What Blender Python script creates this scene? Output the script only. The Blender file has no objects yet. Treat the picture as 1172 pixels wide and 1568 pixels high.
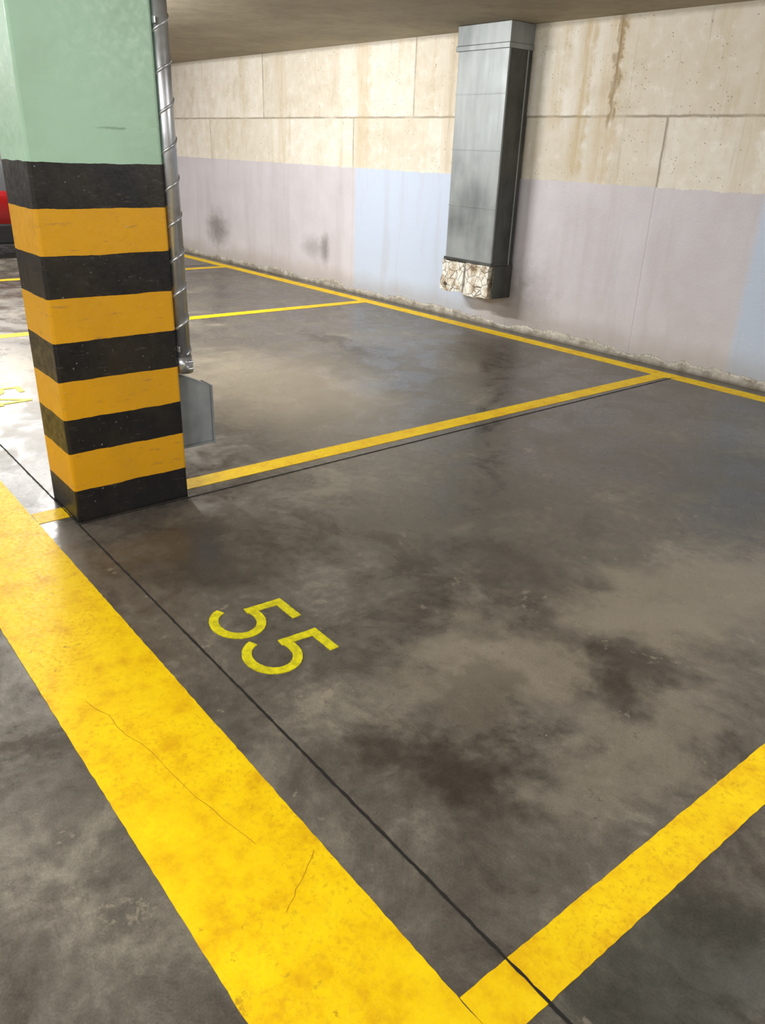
import bpy, bmesh, random, math
from math import *
from mathutils import Vector, Matrix, noise as mn
random.seed(3)
sc=bpy.context.scene
sc.view_settings.view_transform='Standard'
sc.view_settings.look='None'
CEIL=2.46

def srgb(r,g,b):
    def c(v):
        v/=255.0
        return v/12.92 if v<=.04045 else ((v+.055)/1.055)**2.4
    return (c(r),c(g),c(b),1)

# ---------------------------------------------------------------- node helper
class NM:
    def __init__(s,name):
        s.m=bpy.data.materials.new(name); s.m.use_nodes=True
        s.nt=s.m.node_tree; s.b=s.nt.nodes['Principled BSDF']
        s.tc=s.nt.nodes.new('ShaderNodeTexCoord'); s.obj=s.tc.outputs['Object']
    def new(s,t): return s.nt.nodes.new(t)
    def put(s,sock,v):
        if v is None: return
        if isinstance(v,bpy.types.NodeSocket): s.nt.links.new(v,sock)
        else: sock.default_value=v
    def math(s,op,a,b=None,c=None,clamp=False):
        n=s.new('ShaderNodeMath'); n.operation=op; n.use_clamp=clamp
        s.put(n.inputs[0],a); s.put(n.inputs[1],b)
        if c is not None: s.put(n.inputs[2],c)
        return n.outputs[0]
    def vmath(s,op,a,b=None):
        n=s.new('ShaderNodeVectorMath'); n.operation=op
        s.put(n.inputs[0],a); s.put(n.inputs[1],b)
        return n.outputs['Value'] if op in('DISTANCE','LENGTH','DOT_PRODUCT') else n.outputs[0]
    def mapv(s,scale=(1,1,1),loc=(0,0,0),vec=None):
        n=s.new('ShaderNodeMapping'); s.put(n.inputs[0],vec or s.obj)
        n.inputs['Scale'].default_value=scale; n.inputs['Location'].default_value=loc
        return n.outputs[0]
    def noise(s,scale,detail=4,rough=.55,vec=None,dist=0):
        n=s.new('ShaderNodeTexNoise'); s.put(n.inputs['Vector'],vec or s.obj)
        n.inputs['Scale'].default_value=scale; n.inputs['Detail'].default_value=detail
        n.inputs['Roughness'].default_value=rough; n.inputs['Distortion'].default_value=dist
        return n.outputs['Fac']
    def vor(s,scale,feature='F1',vec=None):
        n=s.new('ShaderNodeTexVoronoi'); n.feature=feature; s.put(n.inputs['Vector'],vec or s.obj)
        n.inputs['Scale'].default_value=scale
        return n.outputs['Distance']
    def step(s,v,a,b,lo=0.,hi=1.):
        n=s.new('ShaderNodeMapRange'); n.clamp=True; n.interpolation_type='SMOOTHSTEP' if a<b else 'LINEAR'
        s.put(n.inputs[0],v); n.inputs[1].default_value=a; n.inputs[2].default_value=b
        n.inputs[3].default_value=lo; n.inputs[4].default_value=hi
        return n.outputs[0]
    def mix(s,f,a,b,mode='MIX'):
        n=s.new('ShaderNodeMix'); n.data_type='RGBA'; n.blend_type=mode
        s.put(n.inputs[0],f); s.put(n.inputs[6],a); s.put(n.inputs[7],b)
        return n.outputs[2]
    def ramp(s,f,stops,const=False):
        n=s.new('ShaderNodeValToRGB'); s.put(n.inputs[0],f); r=n.color_ramp
        if const: r.interpolation='CONSTANT'
        while len(r.elements)<len(stops): r.elements.new(1)
        for e,(p,c) in zip(r.elements,stops): e.position=p; e.color=c
        return n.outputs[0]
    def xyz(s,vec=None):
        n=s.new('ShaderNodeSeparateXYZ'); s.put(n.inputs[0],vec or s.obj); return n.outputs
    def bump(s,h,strength=.3,dist=.01,normal=None):
        n=s.new('ShaderNodeBump'); n.inputs['Strength'].default_value=strength; n.inputs['Distance'].default_value=dist
        s.put(n.inputs['Height'],h)
        if normal is not None: s.put(n.inputs['Normal'],normal)
        return n.outputs[0]
    def out(s,col=None,rough=None,metal=None,normal=None,spec=None):
        s.put(s.b.inputs['Base Color'],col); s.put(s.b.inputs['Roughness'],rough)
        s.put(s.b.inputs['Metallic'],metal); s.put(s.b.inputs['Normal'],normal)
        if spec is not None: s.put(s.b.inputs['Specular IOR Level'],spec)
        return s.m

def simple(name,col,rough=.5,metal=0,var=.12,sc_=8):
    n=NM(name); a=n.noise(sc_,4)
    dark=tuple(c*(1-var*2) for c in col[:3])+(1,)
    return n.out(n.mix(n.step(a,.3,.7),dark,col),rough,metal)

# ---------------------------------------------------------------- geometry helper
def obj_from_bm(name,bm,mat=None,smooth=False,parent=None):
    me=bpy.data.meshes.new(name); bm.to_mesh(me); bm.free()
    o=bpy.data.objects.new(name,me); sc.collection.objects.link(o)
    if mat: me.materials.append(mat)
    if smooth:
        for p in me.polygons: p.use_smooth=True
    if parent: o.parent=parent
    return o
def add_box(bm,x0,x1,y0,y1,z0,z1,mi=0):
    r=bmesh.ops.create_cube(bm,size=1)
    for v in r['verts']:
        v.co=Vector(((x0+x1)/2+v.co.x*(x1-x0),(y0+y1)/2+v.co.y*(y1-y0),(z0+z1)/2+v.co.z*(z1-z0)))
    fs=set(f for v in r['verts'] for f in v.link_faces)
    for f in fs: f.material_index=mi
    return r['verts']
def box(name,x0,x1,y0,y1,z0,z1,mat,bevel=0,parent=None,seg=2):
    bm=bmesh.new(); add_box(bm,x0,x1,y0,y1,z0,z1)
    if bevel: bmesh.ops.bevel(bm,geom=bm.edges[:],offset=bevel,segments=seg,affect='EDGES',profile=.5)
    return obj_from_bm(name,bm,mat,parent=parent)
def cyl(name,p0,p1,r,mat,seg=32,parent=None,smooth=True,r2=None):
    p0=Vector(p0);p1=Vector(p1); d=p1-p0
    bm=bmesh.new(); bmesh.ops.create_cone(bm,cap_ends=True,segments=seg,radius1=r,radius2=r if r2 is None else r2,depth=d.length)
    q=d.to_track_quat('Z','Y').to_matrix().to_4x4()
    bmesh.ops.transform(bm,matrix=Matrix.Translation((p0+p1)/2)@q,verts=bm.verts)
    o=obj_from_bm(name,bm,mat,parent=parent)
    if smooth:
        for p in o.data.polygons: p.use_smooth=len(p.vertices)==4
    return o
def empty(name,loc=(0,0,0)):
    o=bpy.data.objects.new(name,None); o.location=loc; sc.collection.objects.link(o); return o
def ribbon(bm,pts,widths,z0,z1,jit=0,step_=.03):
    """painted strip following pts with rough edges"""
    P=[Vector((p[0],p[1])) for p in pts]; L=[];R=[]
    for i in range(len(P)-1):
        a,b=P[i],P[i+1]; n=max(1,int((b-a).length/step_)); d=(b-a).normalized(); nn=Vector((-d.y,d.x))
        w0,w1=widths[i],widths[i+1]
        for k in range(n+(1 if i==len(P)-2 else 0)):
            t=k/n; c=a.lerp(b,t); w=(w0+(w1-w0)*t)/2
            L.append(c+nn*(w+random.uniform(-jit,jit))); R.append(c-nn*(w+random.uniform(-jit,jit)))
    vl=[bm.verts.new((p.x,p.y,z1)) for p in L]; vr=[bm.verts.new((p.x,p.y,z1)) for p in R]
    bl=[bm.verts.new((p.x,p.y,z0)) for p in L]; br=[bm.verts.new((p.x,p.y,z0)) for p in R]
    for i in range(len(vl)-1):
        bm.faces.new((vr[i],vr[i+1],vl[i+1],vl[i]))
        bm.faces.new((vl[i],vl[i+1],bl[i+1],bl[i])); bm.faces.new((br[i],br[i+1],vr[i+1],vr[i]))
    bm.faces.new((vl[0],bl[0],br[0],vr[0])); bm.faces.new((vr[-1],br[-1],bl[-1],vl[-1]))

# ---------------------------------------------------------------- floor material
n=NM('floor_concrete')
warp=n.new('ShaderNodeTexNoise'); warp.inputs['Scale'].default_value=3.2; warp.inputs['Detail'].default_value=7; warp.inputs['Roughness'].default_value=.66
n.put(warp.inputs['Vector'],n.obj)
wv=n.vmath('SUBTRACT',warp.outputs['Color'],(.5,.5,.5))
sm=n.new('ShaderNodeVectorMath'); sm.operation='SCALE'; n.put(sm.inputs[0],wv); sm.inputs['Scale'].default_value=.9
wpos=n.vmath('ADD',n.obj,sm.outputs[0])
big=n.noise(.8,5,.6); med=n.noise(3.0,8,.68,dist=.5); fine=n.noise(24,5,.65); grain=n.noise(190,2,.6)
t=n.math('ADD',n.math('MULTIPLY',big,.32),n.math('ADD',n.math('MULTIPLY',med,.50),n.math('MULTIPLY',fine,.18)))
col=n.ramp(t,[(.37,srgb(68,64,59)),(.45,srgb(90,85,79)),(.53,srgb(110,105,97)),(.62,srgb(146,140,128))])
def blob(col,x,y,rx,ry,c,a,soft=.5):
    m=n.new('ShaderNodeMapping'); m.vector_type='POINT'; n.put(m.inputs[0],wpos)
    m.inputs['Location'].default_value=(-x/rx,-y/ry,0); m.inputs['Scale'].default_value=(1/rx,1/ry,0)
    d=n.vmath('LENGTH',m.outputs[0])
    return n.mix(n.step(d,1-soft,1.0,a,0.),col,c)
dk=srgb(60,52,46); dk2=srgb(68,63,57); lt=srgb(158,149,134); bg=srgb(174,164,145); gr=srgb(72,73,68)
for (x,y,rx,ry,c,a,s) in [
    (-4.55,2.75,1.45,1.05,bg,.75,.8),(-5.6,1.4,1.2,.5,bg,.4,.8),(-5.3,3.9,.9,.22,dk2,.65,.7),(-4.3,4.6,.7,.5,dk2,.45,.8),  # first: pale floor plus painted pool of light; last: duct's dark reflection painted in
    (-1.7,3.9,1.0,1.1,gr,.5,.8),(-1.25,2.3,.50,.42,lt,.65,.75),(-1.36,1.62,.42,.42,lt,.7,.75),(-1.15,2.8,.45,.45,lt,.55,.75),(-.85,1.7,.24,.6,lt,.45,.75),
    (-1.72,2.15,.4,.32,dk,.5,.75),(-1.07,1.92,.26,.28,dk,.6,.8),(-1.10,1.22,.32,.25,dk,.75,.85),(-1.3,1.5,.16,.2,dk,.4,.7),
    (-2.3,2.2,.5,.4,srgb(106,101,93),.5,.7),(-.36,1.2,.25,.5,srgb(58,60,54),.7,.7),(-1.52,1.145,.05,.03,lt,.8,.4),(-2.62,1.2,.45,.3,dk2,.7,.7)]:  # last entry paints the column's cast shadow into the floor colour
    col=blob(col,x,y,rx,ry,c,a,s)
spots=n.step(n.vor(6.5,vec=wpos),.04,.10,1.,0.)
col=n.mix(n.math('MULTIPLY',spots,.5),col,dk)
sp2=n.step(n.vor(4.3,vec=n.mapv(loc=(3,7,0),vec=wpos)),.06,.12,1.,0.)
col=n.mix(n.math('MULTIPLY',sp2,.5),col,lt)
chips=n.step(n.vor(11,vec=n.mapv(loc=(1,2,0))),.014,.022,1.,0.)
col=n.mix(chips,col,srgb(200,194,184))
col=n.mix(.25,col,n.mix(n.step(grain,.3,.7),srgb(70,66,60),srgb(190,184,172)),'OVERLAY')
rg=n.math('ADD',n.step(med,.40,.60,.18,.38),n.math('MULTIPLY',fine,.10))
bp=n.bump(n.math('ADD',n.math('MULTIPLY',fine,.6),n.math('MULTIPLY',grain,.2)),.10,.008)
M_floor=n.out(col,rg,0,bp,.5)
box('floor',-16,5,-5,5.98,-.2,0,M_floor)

# ---------------------------------------------------------------- ceiling
n=NM('ceiling_concrete')
a=n.noise(1.2,6,.6); b=n.noise(9,4,.6)
col=n.ramp(n.math('ADD',n.math('MULTIPLY',a,.7),n.math('MULTIPLY',b,.3)),[(.35,srgb(138,129,112)),(.6,srgb(166,157,138))])
M_ceil=n.out(col,.8,0,n.bump(b,.2,.01))
box('ceiling',-16,5,-5,5.98,CEIL,CEIL+.2,M_ceil)

# ---------------------------------------------------------------- long wall
n=NM('wall_painted_concrete')
X,Y,Z=n.xyz()
OX=11.2; JZ=1.79
n1=n.noise(2.2,6,.6); n2=n.noise(9,6,.65); n3=n.noise(45,4,.7)
streak=n.noise(3.2,5,.6,vec=n.mapv((1.6,1,.22))); streak2=n.noise(9,5,.7,vec=n.mapv((1.8,1,.1)))
up=n.step(Z,JZ-.005,JZ+.005); dn=n.math('SUBTRACT',1.,up)
# each cast panel has its own tone
UPJ=[(-9.09,.5),(-7.6,-.35),(-6.42,.4),(-5.3,-.5),(-4.16,.55),(-2.9,-.4),(-1.9,.3)]
DNJ=[(-10.4,.4),(-8.9,-.4),(-7.35,.5),(-6.2,-.5),(-5.0,.4),(-3.66,-.45),(-2.6,.5),(-1.5,-.3)]
def tone(js):
    s_=None
    for xv,dv in js:
        q=n.step(X,xv+OX-.006,xv+OX+.006,0,dv); s_=q if s_ is None else n.math('ADD',s_,q)
    return s_
ton=n.math('ADD',n.math('MULTIPLY',tone(UPJ),up),n.math('MULTIPLY',n.math('ADD',tone(DNJ),.2),dn))
ton=n.math('ADD',n.math('MULTIPLY',ton,.9),n.math('MULTIPLY',n.math('SUBTRACT',n1,.5),1.2))
raw=n.ramp(n.math('ADD',n.math('MULTIPLY',n1,.6),n.math('MULTIPLY',n2,.4)),[(.36,srgb(212,204,187)),(.46,srgb(228,222,209)),(.58,srgb(239,236,228))])
raw=n.mix(n.step(ton,-.1,.6,0,.45),raw,srgb(206,196,176))
raw=n.mix(n.step(streak,.54,.68,0,.45),raw,srgb(202,184,150))
raw=n.mix(n.step(streak2,.57,.68,0,.35),raw,srgb(174,166,150))
raw=n.mix(n.step(n2,.56,.64,0,.3),raw,srgb(244,242,236))
pits=n.step(n.vor(24,vec=n.vmath('ADD',n.obj,n.mapv((.3,.3,.3)))),.10,.17,1,0)
pm=n.math('MULTIPLY',pits,n.step(n.noise(5,3),.47,.55))
raw=n.mix(n.math('MULTIPLY',pm,.75),raw,srgb(120,106,86))
def lineat(co,v,w,wob=.02,sc_=6):
    d=n.math('ABSOLUTE',n.math('SUBTRACT',n.math('ADD',co,n.math('MULTIPLY',n.math('SUBTRACT',n2,.5),wob)),v))
    return n.step(d,w*.3,w,1,0)
jh=lineat(Z,JZ,.013)
jv=None
for xv,top in [(-9.09,1),(-6.42,1),(-4.16,1),(-1.9,1),(-10.4,0),(-7.35,0),(-5.0,0),(-3.66,0),(-1.5,0)]:
    l=n.math('MULTIPLY',lineat(X,xv+OX,.013),up if top else dn)
    jv=l if jv is None else n.math('MAXIMUM',jv,l)
jt=n.math('MAXIMUM',jh,jv)
raw=n.mix(n.math('MULTIPLY',n.math('MULTIPLY',jt,.65),n.step(n1,.38,.52,.4,1)),raw,srgb(128,114,92))
for xv,w,z0,c,a in [(-4.16,.045,1.75,srgb(118,94,54),.9),(-4.45,.10,1.35,srgb(200,176,128),.6),(-4.2,.14,1.3,srgb(200,176,132),.5),(-5.9,.12,1.3,srgb(186,166,130),.45),(-7.2,.15,1.3,srgb(200,178,138),.5),(-8.7,.14,1.3,srgb(200,182,146),.4),(-3.0,.12,1.3,srgb(200,186,156),.35),(-4.7,.1,1.7,srgb(200,178,138),.4)]:
    f=n.math('MULTIPLY',lineat(X,xv+OX,w,.25),n.step(n.math('ADD',Z,n.math('MULTIPLY',n2,.3)),z0+.1,z0+.2))
    f=n.math('MULTIPLY',f,n.step(streak2,.35,.6,.2,1))
    raw=n.mix(n.math('MULTIPLY',f,a),raw,c)
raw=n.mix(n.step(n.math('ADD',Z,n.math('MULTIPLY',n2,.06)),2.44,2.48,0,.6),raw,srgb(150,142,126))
lil=n.ramp(n1,[(.3,srgb(200,195,201)),(.65,srgb(210,207,214))])
blue=srgb(196,209,230)
xb=n.math('ADD',X,n.math('MULTIPLY',n.math('SUBTRACT',n2,.5),.04))
inb=n.math('MAXIMUM',n.math('MULTIPLY',n.step(xb,OX-7.33,OX-7.27),n.step(xb,OX-5.6,OX-5.3,1,0)),n.step(xb,OX-2.86,OX-2.78))
paint=n.mix(inb,lil,blue)
paint=n.mix(n.step(streak,.48,.68,0,.25),paint,srgb(178,171,173))
sca=n.math('MULTIPLY',n.step(n.vor(14),.05,.09,1,0),n.step(n.noise(3,2),.55,.62))
paint=n.mix(n.math('MULTIPLY',sca,.6),paint,srgb(238,236,232))
def smudge_shadow(col,x,z,rx,rz,c,a):
    m=n.new('ShaderNodeMapping'); n.put(m.inputs[0],n.obj)
    m.inputs['Location'].default_value=(-(x+OX)/rx,0,-z/rz); m.inputs['Scale'].default_value=(1/rx,0,1/rz)
    d=n.math('ADD',n.vmath('LENGTH',m.outputs[0]),n.math('MULTIPLY',n.math('SUBTRACT',n2,.5),.9))
    return n.mix(n.step(d,.1,1.,a,0),col,c)
for x,z,rx,rz,a in [(-10.35,.42,.42,.34,.65),(-7.85,.42,.13,.25,.6),(-8.1,.42,.3,.2,.35),(-4.9,.2,.55,.6,.5)]:  # soot marks; the last entry paints the duct's shadow on the wall
    paint=smudge_shadow(paint,x,z,rx,rz,srgb(96,90,86),a)
zb=n.math('ADD',Z,n.math('MULTIPLY',n.math('SUBTRACT',n2,.5),.045))
israw=n.step(zb,1.305,1.312)
col=n.mix(israw,paint,raw)
# worn foot of the wall: paint broken away over grey render
zf=n.math('ADD',Z,n.math('MULTIPLY',n.math('SUBTRACT',n.noise(3.0,6,.6),.5),.20))
fcol=n.ramp(n2,[(.38,srgb(140,134,124)),(.52,srgb(172,167,157)),(.64,srgb(196,192,184))])
col=n.mix(n.step(zf,.08,.30,.45,0),col,srgb(156,150,144))
foot=n.step(zf,.060,.070,1,0)
rim=n.math('MULTIPLY',n.math('MULTIPLY',foot,n.step(zf,.038,.05)),n.step(n3,.42,.55))
col=n.mix(foot,col,fcol)
col=n.mix(n.math('MULTIPLY',rim,.5),col,srgb(234,231,225))
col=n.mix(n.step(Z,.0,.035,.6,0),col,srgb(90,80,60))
hgt=n.math('ADD',n.math('MULTIPLY',n2,.5),n.math('MULTIPLY',n3,.25))
hgt=n.math('SUBTRACT',hgt,n.math('MULTIPLY',jt,.8)); hgt=n.math('SUBTRACT',hgt,n.math('MULTIPLY',pm,.7)); hgt=n.math('SUBTRACT',hgt,n.math('MULTIPLY',foot,.5))
M_wall=n.out(col,n.mix(israw,(.42,.42,.42,1),(.8,.8,.8,1)),0,n.bump(hgt,.35,.015),.4)
w=box('wall_back',-4.8,16.5,0,.25,0,CEIL,M_wall)
w.location=(-11.2,5.40,0); w.rotation_euler=(0,0,atan(.028))
def yw(x): return 5.40+.028*(x+11.2)

n=NM('wall_plain_concrete'); a=n.noise(3,5); z=n.xyz()[2]
M_w2=n.out(n.mix(n.step(z,1.30,1.31),srgb(200,196,198),n.ramp(a,[(.35,srgb(205,192,166)),(.6,srgb(230,224,208))])),.7)
box('wall_left',-16.2,-16,-5,5.98,0,CEIL,M_w2); box('wall_right',5,5.2,-5,5.98,0,CEIL,M_w2); box('wall_front',-16,5,-5.2,-5,0,CEIL,M_w2)

# ---------------------------------------------------------------- floor markings
n=NM('yellow_road_paint')
a=n.noise(9,7,.7); b=n.noise(60,4,.7); c=n.noise(2.0,3)
col=n.ramp(a,[(.32,srgb(226,174,2)),(.48,srgb(246,204,2)),(.64,srgb(253,218,8))])
col=n.mix(n.math('MULTIPLY',n.step(b,.50,.66),n.step(c,.4,.6,.1,.55)),col,srgb(212,156,6))
wear=n.math('MULTIPLY',n.step(n.noise(22,7,.75),.58,.66),n.step(n.noise(1.6,3),.45,.62,.05,.8))
col=n.mix(wear,col,srgb(176,136,24))
M_yel=n.out(col,n.step(b,.3,.7,.45,.6),0,n.bump(b,.25,.004),.3)
def marking(name,parts,mat=M_yel,jit=.0012,z=.002,z0=0.):
    bm=bmesh.new()
    for pts,ws in parts: ribbon(bm,pts,ws,z0,z,jit,.02)
    return obj_from_bm(name,bm,mat)
marking('aisle_stripe',[([(-15.9,.595),(4.9,.595)],[.35,.35])])
for x0,x1,w0 in [(-3.275,-3.2,.115),(-6.95,-6.80,.125),(-.58,-.58,.115),(-9.85,-9.75,.12),(-13.5,-13.4,.12),(2.1,2.1,.12)]:
    marking('parking_line',[([(x0,.7725),(x1,yw(x1)-.268)],[w0,w0])])
marking('bay_edge_line',[([(-15.9,yw(-15.9)-.2),(4.9,yw(4.9)-.2)],[.13,.13])],z=.002)

def five(bm,x,y,h=.29,w=.185):
    s=.034
    ribbon(bm,[(x+.045,y+h-s/2),(x+w,y+h-s/2)],[s,s],0,.003,.001,.01)
    ribbon(bm,[(x+.062,y+h-s),(x+.052,y+h*.50)],[s,s],0,.0028,.001,.01)
    pts=[];cx,cy=x+w*.50,y+h*.31
    for k in range(25):
        an=radians(118-k*(285/24)); pts.append((cx+cos(an)*w*.5,cy+sin(an)*h*.27))
    ribbon(bm,pts,[s*.95]*len(pts),0,.0032,.0008,.008)
n=NM('number_paint'); a=n.noise(30,5,.7)
M_num=n.out(n.ramp(a,[(.35,srgb(196,186,20)),(.6,srgb(240,230,20))]),.5)
bm=bmesh.new(); five(bm,-2.155,.99); five(bm,-1.92,.985); obj_from_bm('bay_number_55',bm,M_num)
def four(bm,x,y,h=.27,w=.17):
    s=.03
    ribbon(bm,[(x+w*.75,y),(x+w*.75,y+h)],[s,s],0,.003,.001,.01)
    ribbon(bm,[(x+w*.75,y+h),(x,y+h*.3)],[s,s],0,.0028,.001,.01)
    ribbon(bm,[(x,y+h*.3),(x+w,y+h*.3)],[s,s],0,.0032,.001,.01)
bm=bmesh.new(); five(bm,-5.42,1.015); four(bm,-5.16,1.015); obj_from_bm('bay_number_54',bm,M_num)

M_j=simple('joint_shadow',srgb(34,31,28),.9)
def joint(name,pts,w,jit=.0013,z=.0032,z0=0.,mat=M_j):
    bm=bmesh.new(); ribbon(bm,pts,[w]*len(pts),z0,z,jit,.02); return obj_from_bm(name,bm,mat)
joint('floor_joint',[(-15.9,.905),(4.9,.905)],.0055)
joint('floor_joint',[(-3.118,.912),(-3.105,5.4)],.006,z=.0026)
joint('floor_joint',[(-10,.912),(-9.98,5.1)],.006,z=.0026)
def wander(x0,y0,x1,y1,k=14,a=.008):
    P=[]
    for i in range(k+1):
        t=i/k; P.append((x0+(x1-x0)*t+random.uniform(-a,a)*.4,y0+(y1-y0)*t+random.uniform(-a,a)))
    return P
M_ck=simple('crack_line',srgb(196,146,8),.9)
joint('paint_crack',wander(-1.95,.52,-1.2,.64),.0013,.0003,.0027,.0021,M_ck)
joint('paint_crack',wander(-1.1,.745,-1.0,.6,8,.005),.0013,.0003,.0027,.0021,M_ck)

# ---------------------------------------------------------------- column
n=NM('column_paint')
X,Y,Z=n.xyz(); w1=n.noise(7,4); w2=n.noise(30,5,.65); w3=n.noise(3,4)
zz=n.math('ADD',Z,n.math('MULTIPLY',n.math('SUBTRACT',w1,.5),.016))
bk=srgb(24,23,25); og=srgb(224,164,22)
stops=[(0,bk)]
for i,z in enumerate([.14,.31,.455,.615,.77,.93,1.09,1.255,1.41]):
    stops.append((z/2.5,[og,bk][i%2] if i<8 else srgb(174,212,188)))
col=n.ramp(n.math('DIVIDE',zz,2.5),stops,True)
col=n.mix(n.step(w3,.42,.7,0,.12),col,srgb(110,95,60))
sc1=n.noise(10,6,.7,vec=n.mapv((1,1,6)))
col=n.mix(n.math('MULTIPLY',n.step(sc1,.60,.66,0,.35),n.step(Z,1.40,1.42,1,0)),col,srgb(96,90,84))
col=n.mix(n.step(n.noise(55,4,.7),.67,.71,0,.6),col,srgb(190,186,178))
cr=n.math('ABSOLUTE',n.math('SUBTRACT',n.math('ADD',Z,n.math('MULTIPLY',n.math('SUBTRACT',n.noise(5,3),.5),.10)),1.545))
crm=n.math('MULTIPLY',n.math('MULTIPLY',n.step(cr,.001,.006,1,0),n.step(Y,1.22,1.14,1,0)),n.step(Y,.97,1.0))
crm=n.math('MULTIPLY',crm,n.step(w1,.42,.5))
col=n.mix(n.math('MULTIPLY',crm,.4),col,srgb(88,110,96))
hh=n.math('ADD',n.math('MULTIPLY',w2,.25),n.math('MULTIPLY',w1,.8)); hh=n.math('SUBTRACT',hh,n.math('MULTIPLY',crm,.5))
M_col=n.out(col,n.step(w2,.3,.7,.32,.5),0,n.bump(hh,.35,.012),.5)
bm=bmesh.new(); add_box(bm,-3.46,-3.13,.91,1.42,0,CEIL)
bmesh.ops.bevel(bm,geom=[e for e in bm.edges if abs(e.verts[0].co.z-e.verts[1].co.z)>1],offset=.012,segments=3,affect='EDGES',profile=.5)
obj_from_bm('striped_column',bm,M_col)

# ---------------------------------------------------------------- metals
def metal(name,c1,c2,rough=.38,m=.85,sc_=6,st_=.35):
    n=NM(name); a=n.noise(sc_,6,.6); st=n.noise(5,4,.55,vec=n.mapv((2,2,st_)))
    t=n.math('ADD',n.math('MULTIPLY',a,.6),n.math('MULTIPLY',st,.4))
    col=n.ramp(t,[(.36,c1),(.6,c2)])
    return n.out(col,n.step(a,.3,.7,rough-.08,rough+.12),m,n.bump(a,.08,.01))
M_gal=metal('galvanised_pipe',srgb(170,173,178),srgb(205,208,213),.32,.8)
M_duct=metal('duct_sheet_metal',srgb(120,126,128),srgb(154,159,160),.45,.45,2)
M_duct_d=metal('duct_dark_shaded_metal',srgb(58,60,58),srgb(88,90,87),.5,.4,5)  # darker duct metal: shade of the unlit side put into colour, also bottom frame
M_box=metal('grey_cover',srgb(122,128,132),srgb(158,164,168),.42,.3)

pr=.035; px,py=-3.163,1.42+pr+.004
PB=.60
P=empty('spiral_conduit',(0,0,0))
cyl('pipe',(px,py,PB),(px,py,CEIL-.001),pr,M_gal,40,P)
bm=bmesh.new(); turns=13; N=turns*36; rr=pr+.001; prev=None
for i in range(N+1):
    a=2*pi*i/36; z=PB+.06+(CEIL-PB-.08)*i/N
    ring=[bm.verts.new((px+cos(a)*(rr+dr),py+sin(a)*(rr+dr),z+dz)) for dr,dz in((-.003,-.008),(.003,-.004),(.003,.004),(-.003,.008))]
    if prev:
        for k in range(3): bm.faces.new((prev[k],ring[k],ring[k+1],prev[k+1]))
    prev=ring
obj_from_bm('seam',bm,M_gal,True,P)
cyl('coupling',(px,py,PB-.02),(px,py,PB+.05),pr+.005,M_gal,40,P)
for z in (PB+.09,1.9):
    box('clip',px-.042,px+.045,py-.038,py-.030,z-.012,z+.012,M_gal,.002,P)
for dz in (.0,.03): box('clamp_lug',px+.02,px+.06,py-.006,py+.02,PB+dz,PB+dz+.008,M_gal,.002,P)
# sheet-steel cable cover under the conduit, sloping top
bm=bmesh.new()
x0,x1,y0,y1,z0,z1=-3.28,-3.19,1.425,1.595,.225,.575
add_box(bm,x0,x1,y0,y1,z0,z1)
for v in bm.verts:
    if v.co.z>.5 and v.co.y>1.5: v.co.z-=.085
bmesh.ops.bevel(bm,geom=bm.edges[:],offset=.004,segments=2,affect='EDGES')
add_box(bm,x0-.004,x1+.010,y1-.002,y1+.005,z0-.012,z1-.08)
add_box(bm,x0,x1+.006,y0,y1,z0-.01,z0)
obj_from_bm('cable_cover_box',bm,M_box)

# ---------------------------------------------------------------- wall duct
D=empty('ventilation_duct')
dx0,dx1,dy0=-5.585,-4.995,5.29; dy1=yw(-5.6)
ZB=.605
box('shaft',dx0,dx1,dy0,dy1,ZB,CEIL-.001,M_duct,.006,D)
box('collar',dx0-.018,dx1+.014,dy0-.018,dy1,2.27,2.31,M_duct,.004,D)
box('top_sleeve',dx0-.010,dx1+.008,dy0-.010,dy1,2.31,CEIL-.002,M_duct,.004,D)
for z in (1.95,1.52,1.06): box('seam',dx0-.003,dx1+.003,dy0-.004,dy1,z-.004,z+.004,M_duct,.001,D)
box('side_panel',dx1,dx1+.006,dy0+.02,dy1,ZB,2.27,M_duct_d,.002,D)
box('side_angle',dx1,dx1+.014,dy1-.06,dy1-.045,.5,2.27,M_duct,.003,D)
box('bottom_frame',dx0-.01,dx1+.012,dy0-.012,dy1,ZB-.02,ZB+.005,M_duct_d,.003,D)
n=NM('crumbled_mortar'); a=n.noise(8,6,.7); v=n.vor(7,'DISTANCE_TO_EDGE',vec=n.vmath('ADD',n.obj,n.mapv((1,1,1))))
c=n.ramp(a,[(.36,srgb(138,116,92)),(.46,srgb(204,192,170)),(.56,srgb(242,239,230))])
c=n.mix(n.step(v,.006,.022,1,0),c,srgb(70,58,46))
M_mort=n.out(c,.9,0,n.bump(n.math('ADD',a,n.step(v,.0,.05)),.6,.02))
def rough_block(name,x0,x1,y0,y1,z0,z1,seed,parent):
    bm=bmesh.new(); add_box(bm,x0,x1,y0,y1,z0,z1)
    bmesh.ops.subdivide_edges(bm,edges=bm.edges[:],cuts=14,use_grid_fill=True)
    for v in bm.verts:
        d=mn.noise_vector(v.co*6+Vector((seed,0,0)))*.018+mn.noise_vector(v.co*22+Vector((seed,3,0)))*.005
        v.co+=d
        if v.co.z>ZB-.02: v.co.z=ZB-.02
    return obj_from_bm(name,bm,M_mort,False,parent)
rough_block('mortar_block_1',dx0-.03,dx0+.26,dy0-.01,dy1-.03,.31,ZB-.02,1,D)
rough_block('mortar_block_2',dx0+.285,dx1-.01,dy0-.01,dy1-.03,.30,ZB-.02,5,D)
box('lower_side_plate',dx1+.012,dx1+.02,dy0+.03,dy1,.30,ZB-.02,M_duct_d,.003,D)

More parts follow.
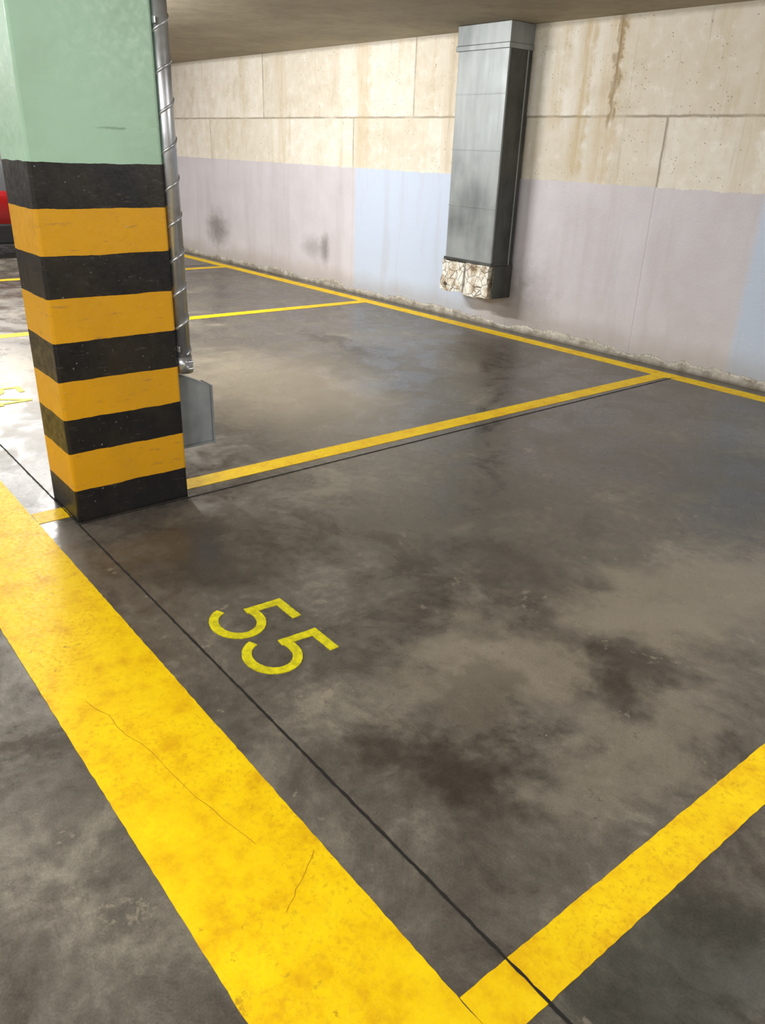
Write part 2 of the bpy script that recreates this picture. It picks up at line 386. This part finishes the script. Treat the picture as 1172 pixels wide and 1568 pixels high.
# ---------------------------------------------------------------- red car (far bay)
C=empty('red_car')
M_red=NM('car_paint'); M_red=M_red.out(srgb(130,14,16),.25,0)
M_glass=NM('car_glass').out(srgb(90,94,98),.08,0); M_tyre=simple('tyre_rubber',srgb(24,24,24),.8)
cxx,cy0=-12.45,.95; Lc=3.95; W=.84
prof=[(0,.40,.58),(.05,.30,.72),(.35,.28,.84),(.9,.24,.86),(1.5,.22,.86),(2.2,.22,.85),(2.8,.24,.83),(3.4,.26,.76),(3.8,.30,.62),(3.95,.42,.52)]
bm=bmesh.new(); rings=[]
for (y,zl,zh) in prof:
    e=min(1,.80+.5*min(y,Lc-y)); w=W*min(1,e)
    ring=[]
    for (fx,fz) in [(-.9,0),(-1,.25),(-1,.6),(-.93,.92),(-.8,1),(.8,1),(.93,.92),(1,.6),(1,.25),(.9,0)]:
        ring.append(bm.verts.new((cxx+fx*w,cy0+y,zl+(zh-zl)*fz)))
    rings.append(ring)
for a,b in zip(rings,rings[1:]):
    for k in range(10): bm.faces.new((a[k],b[k],b[(k+1)%10],a[(k+1)%10]))
bm.faces.new(rings[0]); bm.faces.new(rings[-1][::-1]); bmesh.ops.recalc_face_normals(bm,faces=bm.faces)
o_=obj_from_bm('body',bm,M_red,True,C); m=o_.modifiers.new('s','SUBSURF'); m.levels=2; m.render_levels=2
M_sill=simple('sill_plastic',srgb(30,30,32),.6)
for sx in(-1,1): box('sill',cxx+sx*.80-.05,cxx+sx*.80+.05,cy0+1.05,cy0+2.85,.18,.44,M_sill,.03,C)
bm=bmesh.new(); rings=[]
for (y,z,w) in [(.12,.80,.70),(.45,1.30,.60),(1.0,1.42,.60),(1.8,1.40,.60),(2.75,.84,.72)]:
    rings.append([bm.verts.new(v) for v in((cxx-w,cy0+y,min(z,.82)),(cxx-w*.95,cy0+y,z),(cxx+w*.95,cy0+y,z),(cxx+w,cy0+y,min(z,.82)))])
for a,b in zip(rings,rings[1:]):
    for k in range(3): bm.faces.new((a[k],b[k],b[k+1],a[k+1]))
bmesh.ops.recalc_face_normals(bm,faces=bm.faces); obj_from_bm('cabin_glass',bm,M_glass,False,C)
box('roof',cxx-.57,cxx+.57,cy0+.45,cy0+1.85,1.40,1.435,M_red,.012,C)
M_rim=simple('wheel_rim',srgb(170,172,175),.3,.8)
M_tl=simple('tail_lens',srgb(150,10,8),.2)
for sx in(-1,1):
    for y in(.72,3.2):
        cyl('tyre',(cxx+sx*.66,cy0+y,.305),(cxx+sx*.86,cy0+y,.305),.305,M_tyre,40,C)
        cyl('rim',(cxx+sx*.80,cy0+y,.305),(cxx+sx*.868,cy0+y,.305),.2,M_rim,24,C)
    box('tail_light',cxx+sx*.60-.12,cxx+sx*.60+.12,cy0-.01,cy0+.10,.56,.70,M_tl,.01,C)
box('number_plate',cxx-.26,cxx+.26,cy0-.02,cy0+.03,.44,.55,simple('plate',srgb(220,220,215),.4),.005,C)

# ---------------------------------------------------------------- lights
M_house=simple('lamp_housing',srgb(225,225,222),.4)
def lamp(x,y,power,rot=0,L=1.25,col=(1,.985,.955)):
    E=empty('fluorescent_lamp',(x,y,0)); E.rotation_euler=(0,0,rot)
    box('housing',-L/2,L/2,-.08,.08,CEIL-.06,CEIL-.001,M_house,.008,E)
    mt=bpy.data.materials.get('tube_glow')
    if not mt:
        nn=NM('tube_glow'); nn.b.inputs['Emission Color'].default_value=(1,.97,.92,1); nn.b.inputs['Emission Strength'].default_value=3; mt=nn.out(srgb(240,240,240),.4)
    for s in(-.04,.04): cyl('tube',(-L/2+.04,s,CEIL-.08),(L/2-.04,s,CEIL-.08),.013,mt,12,E)
    for s in(-1,1):
        li=bpy.data.lights.new('lamp_light','AREA'); li.shape='RECTANGLE'; li.size=L; li.size_y=.10; li.energy=power*.7; li.color=col
        lo=bpy.data.objects.new('lamp_light',li); sc.collection.objects.link(lo); lo.parent=E; lo.location=(0,s*.05,CEIL-.12); lo.rotation_euler=(s*radians(52),0,0)
lamp(-6.9,2.05,185,0)
lamp(-1.4,-1.0,85)
lamp(-5.6,-1.0,80)
lamp(2.6,-1.0,78)
lamp(-11,-1.0,70)
lamp(-11.5,2.4,85,pi/2)
lamp(.2,3.0,46,pi/2)  # unseen lamp, added to brighten the right part of the wall

wd=bpy.data.worlds.new('world'); sc.world=wd; wd.use_nodes=True
wd.node_tree.nodes['Background'].inputs[0].default_value=(.9,.88,.82,1); wd.node_tree.nodes['Background'].inputs[1].default_value=.3

# ---------------------------------------------------------------- camera
cd=bpy.data.cameras.new('camera'); cam=bpy.data.objects.new('camera',cd); sc.collection.objects.link(cam); sc.camera=cam
cd.sensor_fit='HORIZONTAL'; cd.sensor_width=36; cd.lens=36*1192.89/1172
yaw,pitch,roll=-.877714723693186,.43556768588411204,.03785211480149448
f=Vector((sin(yaw)*cos(pitch),cos(yaw)*cos(pitch),-sin(pitch))); r=Vector((cos(yaw),-sin(yaw),0)); u=r.cross(f)
r,u=r*cos(roll)+u*sin(roll),-r*sin(roll)+u*cos(roll)
mm=Matrix((r,u,-f)).transposed().to_4x4(); mm.translation=Vector((0,0,1.5)); cam.matrix_world=mm
cd.clip_start=.02
